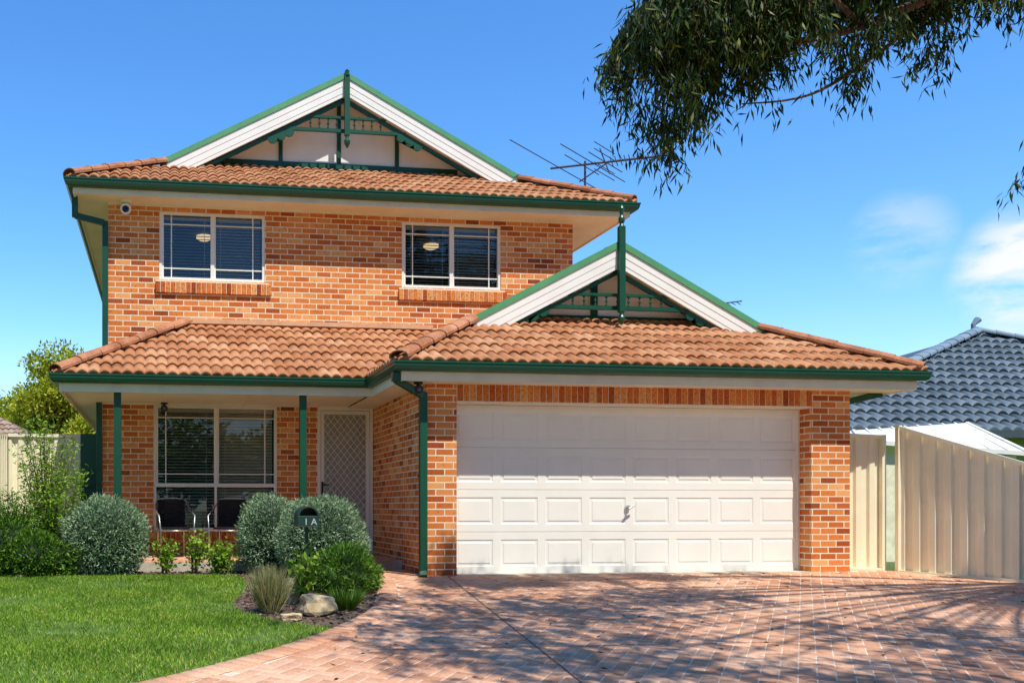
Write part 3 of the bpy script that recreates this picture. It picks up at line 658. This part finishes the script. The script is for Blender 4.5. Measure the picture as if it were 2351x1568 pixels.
# ------------------------------------------------------------------ TREES
def tree(name,base,h,crown_c,crad,nl,mat,ll,lw,ncl=26,seed=1,tr=.18):
    R=empty(name); mb=MB(); b=Vector(base); cc=Vector(crown_c)
    mb.tube([b,b.lerp(cc,.35)+Vector((.1,0,0)),b.lerp(cc,.75),cc],[tr,tr*.75,tr*.5,tr*.25],10)
    rs=np.random.default_rng(seed); Ps=[];Ds=[]
    for i in range(ncl):
        d=rs.normal(size=3); d/=np.linalg.norm(d); c=np.array(crown_c)+d*np.array(crad)*rs.uniform(.35,.95)
        mb.tube([b.lerp(cc,rs.uniform(.5,.95)),Vector(c)*.6+cc*.4+Vector((0,0,.1)),Vector(c)],[tr*.3,tr*.18,tr*.06],6)
        k=nl//ncl; q=rs.normal(size=(k,3)); q/=np.linalg.norm(q,axis=1,keepdims=True); r=min(crad)*rs.uniform(.25,.42)
        Ps.append(c+q*r*rs.uniform(.4,1.1,(k,1))*np.array([1.2,1.2,.8])); Ds.append(q+rs.normal(size=(k,3))*.7)
    mb.obj('trunk_and_limbs',M_bark,R,smooth=True); P=np.concatenate(Ps);Dd=np.concatenate(Ds)
    leaves('foliage',P,Dd,rs.uniform(ll*.7,ll*1.3,len(P)),lw,mat,R); return R
tree('garden_tree',(-7.9,26,0),7,(-7.8,26,5.0),(2.1,2,2.2),20000,M_leafY,.17,.09,40,3)
tree('garden_tree',(-12.5,32,0),7,(-10.8,32,3.8),(2.8,2,2.4),18000,M_leafY,.2,.1,40,4)
tree('garden_tree',(-6.4,24,0),7,(-6.1,24,3.2),(1.5,2,1.9),12000,M_leafY,.17,.09,30,5)
for i,(x,y,h) in enumerate(((-14,-34,6),(-9,-37,5),(-5,-36,7),(-1,-34,5.5),(3,-33,6.5),(7,-36,5),(11,-35,8),(15,-36,6),(20,-34,6.5),(30,-37,8),(-24,-36,8))):
    tree('street_tree',(x,y,-.6),h,(x,y,h*.56),(3.4,3,h*.44),4500,M_leafD,.4,.2,26,20+i,.25)
# eucalyptus
E=empty('eucalyptus_tree'); mb=MB()
B0=Vector((10.2,-5.2,-.25))
top=Vector((9.2,-5.4,7.2))
mb.tube([B0,Vector((10.1,-5.2,2)),Vector((9.7,-5.3,4.4)),top,Vector((8.8,-6,9.5))],[.36,.30,.26,.2,.1],14)
def limb(pts,r0,r1):
    c=[Vector(p) for p in catmull([tuple(p) for p in pts],6)]; n=len(c); mb.tube(c,[r0+(r1-r0)*i/(n-1) for i in range(n)],8)
def branch3(pts,r0,r1): limb([np.array(p) for p in pts],r0,r1)
branch3([(9.5,-5.3,5.6),(7,-4.3,6.5),(5.2,-3.9,6.25),(4.0,-3.7,5.85),(3.2,-3.7,5.5),(2.5,-3.65,5.32),(1.9,-3.6,5.3),(1.4,-3.6,5.1),(1.2,-3.6,4.8)],.075,.010)
branch3([(5.2,-3.9,6.15),(4.2,-3.5,5.85),(3.6,-3.5,5.4),(3.0,-3.5,5.0),(2.6,-3.5,4.85),(2.1,-3.5,4.78)],.03,.006)
branch3([(3.2,-3.7,5.5),(2.6,-3.9,5.7),(2.0,-3.9,5.75),(1.4,-3.8,5.5)],.03,.006)
branch3([(5.2,-3.9,6.15),(3.4,-4.0,6.1),(2.2,-4.0,6.1),(1.2,-3.9,5.9)],.04,.008)
branch3([(7,-4.3,6.4),(5.6,-3.8,5.9),(5.15,-3.7,5.0),(5.1,-3.7,4.3)],.02,.004)
xs=np.array([.66,.9,1.11,1.27,1.4,1.54,1.75,2.0,2.2,2.43,2.75,2.95,3.12,3.3,3.6,3.8,4.0,4.3,5.0,6.5])+.06
zs=np.array([4.85,4.66,4.44,4.0,4.24,4.38,4.60,4.84,4.76,4.90,5.02,4.95,4.80,5.12,5.45,5.12,5.25,5.55,5.65,5.5])
def twigs(S,L0=.3,L1=.6,nl=15,ls=(.09,.155),lw=(.017,.026),sp=.035):
    n=len(S); Dt=np.stack([rng.normal(0,.35,n),rng.normal(0,.35,n),-np.ones(n)],1); L=rng.uniform(L0,L1,n)
    t=rng.uniform(0,1,(n,nl)); P=S[:,None,:]+Dt[:,None,:]*(L[:,None]*t)[:,:,None]+rng.normal(0,sp,(n,nl,3))
    P=P.reshape(-1,3); D=np.array([0,0,-1.])+rng.normal(0,.42,P.shape); return P,D,rng.uniform(*ls,len(P)),rng.uniform(*lw,len(P)),S,Dt,L
n=24000; X=.64+rng.uniform(0,1,n)**1.1*5.4; Y=rng.uniform(-4.1,-3.2,n); Z=rng.uniform(4.2,6.4,n)
zl=np.interp(X,xs,zs)+rng.uniform(0,.25,n); lim=Z>zl+.42
left=X>(.66+np.clip(Z-4.95,0,2)*.40)
cl=np.sin(X*5.3+Z*1.7)+np.sin(Z*6.1+Y*.6+X)+np.sin(Y*1.2+X*3.1)+1.2*np.sin(X*10+Z*7)+.6*np.sin(X*17-Z*13); k=lim&left&(cl>.15)&((X<2.7)|(rng.uniform(0,1,n)<.65))
S=np.stack([X,Y,Z],1)[k][:1950]
tx=np.array([1.30,1.36,1.45,1.62,1.8,2.15,2.35,3.15,3.2,3.95,4.05,4.2,.88,.76,.80]); tz=np.array([4.50,4.38,4.7,4.75,4.95,5.1,5.2,5.1,5.2,5.4,5.5,5.6,4.95,5.2,5.05])
T_=np.stack([np.repeat(tx,4)+rng.normal(0,.03,60),rng.uniform(-3.7,-3.5,60),np.repeat(tz,4)],1)
S=np.concatenate([S,T_,np.stack([rng.uniform(5.05,5.3,16),rng.uniform(-3.8,-3.5,16),rng.uniform(4.2,4.75,16)],1)])
P,Dd,l,w,S_,Dt,L=twigs(S,.22,.5)
leaves('foliage',P,Dd,l,w,M_leafE,E)
leaves('twigs',S_,Dt,L,np.full(len(S_),.008),M_bark,E)
Ps=[]; nc=0
while nc<40:
    c=np.array([random.uniform(-.8,9.8),random.uniform(-11.5,-5.3),random.uniform(6.3,8.6)])
    if c[1]+c[2]/1.85>-1.9: continue
    nc+=1
    m=56; q=rng.normal(size=(m,3))*np.array([.45,.45,.35]); Ps.append(c+q)
    branch3([tuple(top.lerp(Vector(c),0)),tuple(np.array(top)*.45+c*.55+np.array([0,0,.3])),tuple(c)],.035,.01)
S=np.concatenate(Ps); P,Dd,l,w,_,_,_=twigs(S,.3,.6,16,(.12,.2),(.035,.055),.06); leaves('crown_foliage',P,Dd,l,w,M_leafE,E)
mb.obj('trunk_and_branches',M_bark,E,smooth=True)
# ------------------------------------------------------------------ SHRUBS
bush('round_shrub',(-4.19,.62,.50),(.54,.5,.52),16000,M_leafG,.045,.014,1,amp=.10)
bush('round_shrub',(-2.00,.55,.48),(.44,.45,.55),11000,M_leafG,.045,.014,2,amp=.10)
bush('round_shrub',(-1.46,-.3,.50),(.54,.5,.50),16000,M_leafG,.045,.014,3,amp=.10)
bush('low_shrub',(-1.36,-1.25,.10),(.42,.45,.32),8000,M_leafD,.05,.016,4,amp=.22)
bush('low_shrub',(-5.05,.45,.22),(.5,.4,.36),7000,M_leafD,.06,.018,5,amp=.25)
bush('low_shrub',(-5.55,.55,.35),(.5,.4,.5),7000,M_leafD,.06,.018,6,amp=.25)
def shrub(name,base,h,spread,ns,nl,mat,ll,lw,wood=M_bark):
    R=empty(name); mb=MB(); P=[];D=[]
    for i in range(ns):
        a=random.uniform(0,6.28); r=spread*math.sqrt(random.random()); hh=h*random.uniform(.6,1); b=Vector(base)
        p=[b+Vector((math.cos(a),math.sin(a),0))*.03,b+Vector((math.cos(a)*r*.35,math.sin(a)*r*.35,hh*.5)),b+Vector((math.cos(a)*r,math.sin(a)*r,hh))]
        mb.tube(p,[.01,.007,.002],5)
        for k in range(nl):
            t=random.uniform(.25,1.02); q=p[1].lerp(p[2],(t-.5)*2) if t>.5 else p[0].lerp(p[1],t*2)
            P.append(list(q+Vector((random.gauss(0,.05),random.gauss(0,.05),random.gauss(0,.04))))); D.append([random.gauss(0,1),random.gauss(0,1),random.gauss(.35,.6)])
    mb.obj('stems',wood,R); P=np.array(P);D=np.array(D); leaves('foliage',P,D,rng.uniform(ll*.7,ll*1.3,len(P)),lw,mat,R); return R
shrub('tall_shrub',(-4.98,.9,0),2.15,.42,28,140,M_leafB,.06,.02)
shrub('tall_shrub',(-5.35,.8,0),1.3,.6,26,140,M_leafD,.06,.02)
shrub('tall_shrub',(-4.75,.75,0),1.5,.5,18,130,M_leafB,.065,.02)
for (x,y,h) in ((-3.42,.55,.5),(-3.02,.6,.6),(-2.62,.5,.48),(-2.72,.55,.35)):
    shrub('leafy_plant',(x,y,0),h,.2,12,30,M_leafB,.06,.034)
shrub('leafy_plant',(-2.0,-2.35,-.1),.55,.17,9,26,M_leafB,.10,.05)
shrub('leafy_plant',(-1.55,-2.2,-.1),.35,.25,16,40,M_leafD,.08,.02)
n=1400; a=rng.uniform(0,6.28,n); r=rng.uniform(0,.09,n); tx,ty=-2.40,-2.85
TU=empty('ornamental_grass'); P=np.stack([tx+np.cos(a)*r,ty+np.sin(a)*r,np.full(n,gz(ty))],1)
D=np.stack([np.cos(a)*r*4+rng.normal(0,.12,n),np.sin(a)*r*4+rng.normal(0,.12,n),np.ones(n)],1)
leaves('blades',P,D,rng.uniform(.25,.52,n),.008,M_tuft,TU)
a=rng.uniform(0,6.28,500); tx,ty=-1.62,-2.75; P=np.stack([tx+np.cos(a)*.05,ty+np.sin(a)*.05,np.full(500,gz(ty))],1)
TU2=empty('ornamental_grass'); leaves('blades',P,np.stack([np.cos(a)*.6+rng.normal(0,.2,500),np.sin(a)*.6+rng.normal(0,.2,500),np.ones(500)],1),rng.uniform(.15,.3,500),.009,M_leafD,TU2)
def rock(name,c,s,seed):
    random.seed(seed); bm=bmesh.new(); bmesh.ops.create_icosphere(bm,subdivisions=3,radius=1)
    for v in bm.verts:
        d=v.co.normalized(); f=1+.16*math.sin(3*d.x+seed)+.12*math.sin(4*d.y+2*seed)+.1*math.sin(5*d.z+seed)+random.uniform(-.02,.02)
        q=Vector((max(-.8,min(.8,d.x)),max(-.75,min(.75,d.y)),max(-.6,min(.62,d.z))))*f; v.co=Vector((c[0]+q.x*s[0],c[1]+q.y*s[1],c[2]+q.z*s[2]))
    me=bpy.data.meshes.new(name); bm.to_mesh(me); bm.free(); link(name,me,M_rock)
rock('garden_rock',(-1.93,-3.0,-.04),(.21,.16,.13),3); rock('garden_rock',(-2.1,-2.2,.02),(.14,.14,.2),8); rock('garden_rock',(-2.25,-3.25,-.12),(.1,.1,.06),5)
rock('garden_rock',(-5.2,.2,.02),(.1,.1,.05),9)
random.seed(11)
# ------------------------------------------------------------------ LETTERBOX
LB=empty('letterbox'); lx,ly=-1.88,-1.95
mb=MB(); mb.box(lx-.115,lx+.115,ly-.02,ly+.30,.70,.81)
ring=[]
K=14
for k in range(K+1):
    a=math.pi*k/K; ring.append((lx+math.cos(a)*.115,.81+math.sin(a)*.105))
for k in range(K,-1,-1):
    a=math.pi*k/K; ring.append((lx+math.cos(a)*.095,.812+math.sin(a)*.085))
mb.prism(ring,ly-.02,ly+.30)
mb.prism([(lx+math.cos(math.pi*k/K)*.094,.811+math.sin(math.pi*k/K)*.084) for k in range(K+1)],ly+.24,ly+.26)
mb.box(lx-.125,lx+.125,ly-.035,ly-.02,.695,.70); mb.box(lx-.018,lx+.018,ly+.1,ly+.136,gz(ly)-.05,.70); mb.box(lx-.07,lx+.07,ly+.05,ly+.19,.69,.70)
mb.obj('box_and_post',simple('letterbox_paint',(.012,.05,.035),.4),LB,bevel=.003)
cu=bpy.data.curves.new('number','FONT'); cu.body='1 A'; cu.size=.10; cu.align_x='CENTER'; cu.extrude=.002
t=bpy.data.objects.new('number',cu); COL.objects.link(t); t.parent=LB; t.location=(lx+.02,ly-.023,.715); t.rotation_euler=(math.radians(90),0,0); cu.materials.append(simple('number_paint',(.6,.6,.58),.5))
# ------------------------------------------------------------------ CHAIRS
def chair(x,y,rot):
    R=empty('patio_chair'); z=.155; mt=MB(); bk=MB()
    for sx in (-1,1):
        mt.tube([(sx*.24,-.24,0),(sx*.25,-.23,.42),(sx*.27,-.2,.62),(sx*.27,.0,.68),(sx*.25,.2,.78),(sx*.2,.25,.86)],.012,8)
        mt.tube([(sx*.2,.26,0),(sx*.2,.22,.43),(sx*.2,.25,.86)],.012,8)
    mt.tube([(-.2,.25,.86),(-.1,.275,.89),(.1,.275,.89),(.2,.25,.86)],.012,8)
    mt.tube([(-.24,-.23,.40),(.24,-.23,.40)],.01,6)
    n=16; prof=[(math.cos(2*math.pi*k/n)*.235,math.sin(2*math.pi*k/n)*.235) for k in range(n)]
    bk.add([(a,b,.42) for a,b in prof]+[(a,b,.45) for a,b in prof],[tuple(range(n)),tuple(range(n,2*n))]+[(k,(k+1)%n,n+(k+1)%n,n+k) for k in range(n)])
    for i in range(19):
        zz=.45+i*.0225; bw=.205+.01*math.sin(i/17*3.14); yb_=.225+.03*i/17
        bk.tube([(-bw,yb_-.03,zz),(-bw*.5,yb_+.015,zz),(bw*.5,yb_+.015,zz),(bw,yb_-.03,zz)],.014,5)
    mt.obj('metal_frame',M_chrome,R,smooth=True); bk.obj('woven_seat_and_back',M_black,R)
    R.location=(x,y,z); R.rotation_euler=(0,0,rot)
chair(-3.27,2.2,.2); chair(-2.45,2.2,-.3)
# ------------------------------------------------------------------ SECURITY CAMERAS
def cam(x,y,z,col,s=1):
    R=empty('security_camera'); m=MB(); m.tube([(x,y,z),(x,y,z-.03*s)],.07*s,16); m.tube([(x,y,z-.03*s),(x,y-.02,z-.07*s)],.02*s,8)
    m.tube([(x,y+.04*s,z-.10*s),(x,y-.02*s,z-.11*s),(x,y-.06*s,z-.12*s)],[.05*s,.07*s,.065*s],16); m.obj('body',col,R,smooth=False)
    l=MB(); l.tube([(x,y-.06*s,z-.12*s),(x,y-.075*s,z-.123*s)],[.045*s,.03*s],12); l.obj('lens',simple('lens_glass',(.01,.03,.12),.1),R)
cam(-4.02,2.98,5.733,M_white,1.25); cam(-3.42,2.95,2.558,M_black,.8); cam(-.16,-.15,2.52,M_black,.85)
# ------------------------------------------------------------------ ANTENNAS
A=empty('tv_antenna'); mb=MB(); ax,ay=4.08,3.95
mb.tube([(ax,ay,5.95),(ax,ay,7.12)],.02,8)
bd=Vector((.90,-.44,.0)).normalized(); ed=Vector((.87,.47,-.14)).normalized(); c=Vector((ax,ay,7.06))
mb.tube([c-bd*.60,c+bd*1.45],.019,6)
for s_,l in ((-.45,1.35),(-.05,.5),(.15,.95),(.35,.5)):
    mb.tube([c+bd*s_-ed*l,c+bd*s_+ed*l],.009,5)
for k in range(13):
    s_=.45+k*.077; mb.tube([c+bd*s_-ed*.05+Vector((0,0,.07)),c+bd*s_+ed*.05+Vector((0,0,-.07))],.008,5)
mb.tube([c+bd*.42+Vector((0,0,-.22)),c+bd*.25+Vector((0,0,.26))],.012,6); mb.tube([c-bd*.1+Vector((0,0,-.3)),c+bd*.4],.012,6)
for zz in (-.22,-.1,.14,.26):
    mb.tube([c+bd*.33-ed*.3+Vector((0,0,zz)),c+bd*.33+ed*.3+Vector((0,0,zz))],.008,5)
mb.obj('mast_boom_and_elements',M_ant,A)
A=empty('tv_antenna'); mb=MB(); c=Vector((5.95,3.0,4.38)); mb.tube([(5.95,3.0,3.25),tuple(c)],.014,6); mb.tube([c-bd*.15,c+bd*.45+Vector((0,0,.04))],.012,5)
for k in range(6): mb.tube([c+bd*(.08*k)-ed*.06,c+bd*(.08*k)+ed*.06],.007,5)
mb.obj('mast_boom_and_elements',M_ant,A)
# ------------------------------------------------------------------ WORLD, SUN, CAMERA
w=bpy.data.worlds.new('World'); scene.world=w; w.use_nodes=True; nt=w.node_tree; nt.nodes.clear(); L=nt.links
d=Vector((-.36,1,-1.80)).normalized(); sd=-d
sky=N(nt,'ShaderNodeTexSky'); sky.sky_type='NISHITA'; sky.sun_disc=False; sky.sun_elevation=math.asin(sd.z); sky.sun_rotation=math.atan2(sd.x,sd.y)
sky.air_density=1.0; sky.dust_density=0.0; sky.ozone_density=1.4
tc=N(nt,'ShaderNodeTexCoord'); mp=N(nt,'ShaderNodeMapping'); mp.inputs['Scale'].default_value=(1,1,2.6); L.new(tc.outputs['Generated'],mp.inputs[0])
nf=noise(nt,11,9,mp.outputs[0],.6); cr=ramp(nt,[(.40,0),(.62,1)]); L.new(nf,cr.inputs[0])
def dirmask(v,a,b,top=1.0,bot=0.0,smooth='SMOOTHSTEP'):
    vm=N(nt,'ShaderNodeVectorMath',operation='DOT_PRODUCT'); L.new(tc.outputs['Generated'],vm.inputs[0]); vm.inputs[1].default_value=v
    mr=N(nt,'ShaderNodeMapRange',interpolation_type=smooth); mr.inputs[1].default_value=a; mr.inputs[2].default_value=b; mr.inputs[3].default_value=bot; mr.inputs[4].default_value=top; L.new(vm.outputs['Value'],mr.inputs[0]); return mr.outputs[0]
def unit(v): l=math.sqrt(sum(a*a for a in v)); return tuple(a/l for a in v)
m1=dirmask(unit((.716,.672,.195)),.9978,.9997,.95)
m2=dirmask(unit((.643,.728,.236)),.9988,.9999,.30)
sp=N(nt,'ShaderNodeSeparateXYZ'); L.new(tc.outputs['Generated'],sp.inputs[0])
el=N(nt,'ShaderNodeMapRange',interpolation_type='SMOOTHSTEP'); el.inputs[1].default_value=.19; el.inputs[2].default_value=.06; el.inputs[3].default_value=0; el.inputs[4].default_value=.4; L.new(sp.outputs[2],el.inputs[0])
mx=N(nt,'ShaderNodeMath',operation='MAXIMUM'); L.new(m1,mx.inputs[0]); L.new(el.outputs[0],mx.inputs[1])
mx2=N(nt,'ShaderNodeMath',operation='MAXIMUM'); L.new(mx.outputs[0],mx2.inputs[0]); L.new(m2,mx2.inputs[1])
mm=N(nt,'ShaderNodeMath',operation='MULTIPLY'); L.new(mx2.outputs[0],mm.inputs[0]); L.new(cr.outputs[0],mm.inputs[1])
hs=N(nt,'ShaderNodeHueSaturation'); hs.inputs['Saturation'].default_value=1.25; hs.inputs['Value'].default_value=1.0; L.new(sky.outputs[0],hs.inputs['Color'])
tint=N(nt,'ShaderNodeVectorMath',operation='MULTIPLY'); L.new(hs.outputs[0],tint.inputs[0]); tint.inputs[1].default_value=(1.4,1.75,2.05)
hz=N(nt,'ShaderNodeMapRange',interpolation_type='SMOOTHSTEP'); hz.inputs[1].default_value=.26; hz.inputs[2].default_value=0.0; hz.inputs[3].default_value=0; hz.inputs[4].default_value=.28; L.new(sp.outputs[2],hz.inputs[0])
hazed=mixrgb(nt,hz.outputs[0],tint.outputs[0],(6.2,7.0,7.8))
colr=mixrgb(nt,mm.outputs[0],hazed,(8.0,8.1,8.2))
# added dimming of the sky behind the camera, cuts fill light on front walls
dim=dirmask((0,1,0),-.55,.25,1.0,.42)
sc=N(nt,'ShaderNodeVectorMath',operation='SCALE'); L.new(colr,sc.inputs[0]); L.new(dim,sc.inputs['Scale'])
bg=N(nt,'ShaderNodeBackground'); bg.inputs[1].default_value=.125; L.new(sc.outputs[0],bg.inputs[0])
ow=N(nt,'ShaderNodeOutputWorld'); L.new(bg.outputs[0],ow.inputs[0])
sl=bpy.data.lights.new('sun','SUN'); sl.energy=5.0; sl.angle=math.radians(.53); sl.color=(1,.965,.88)
so=bpy.data.objects.new('sun',sl); COL.objects.link(so); so.rotation_euler=d.to_track_quat('-Z','Y').to_euler(); so.location=(5,-10,20)
cd=bpy.data.cameras.new('camera'); cd.sensor_width=36; cd.lens=2100/2351*36; cd.shift_x=.2208; cd.shift_y=.162; cd.clip_start=.1; cd.clip_end=1500
co=bpy.data.objects.new('camera',cd); COL.objects.link(co); co.location=(-3.40,-11.655,.90); co.rotation_euler=(math.radians(90),0,math.radians(-7.5)); scene.camera=co
scene.view_settings.view_transform='Standard'; scene.view_settings.look='None'; scene.view_settings.exposure=0; scene.view_settings.gamma=1
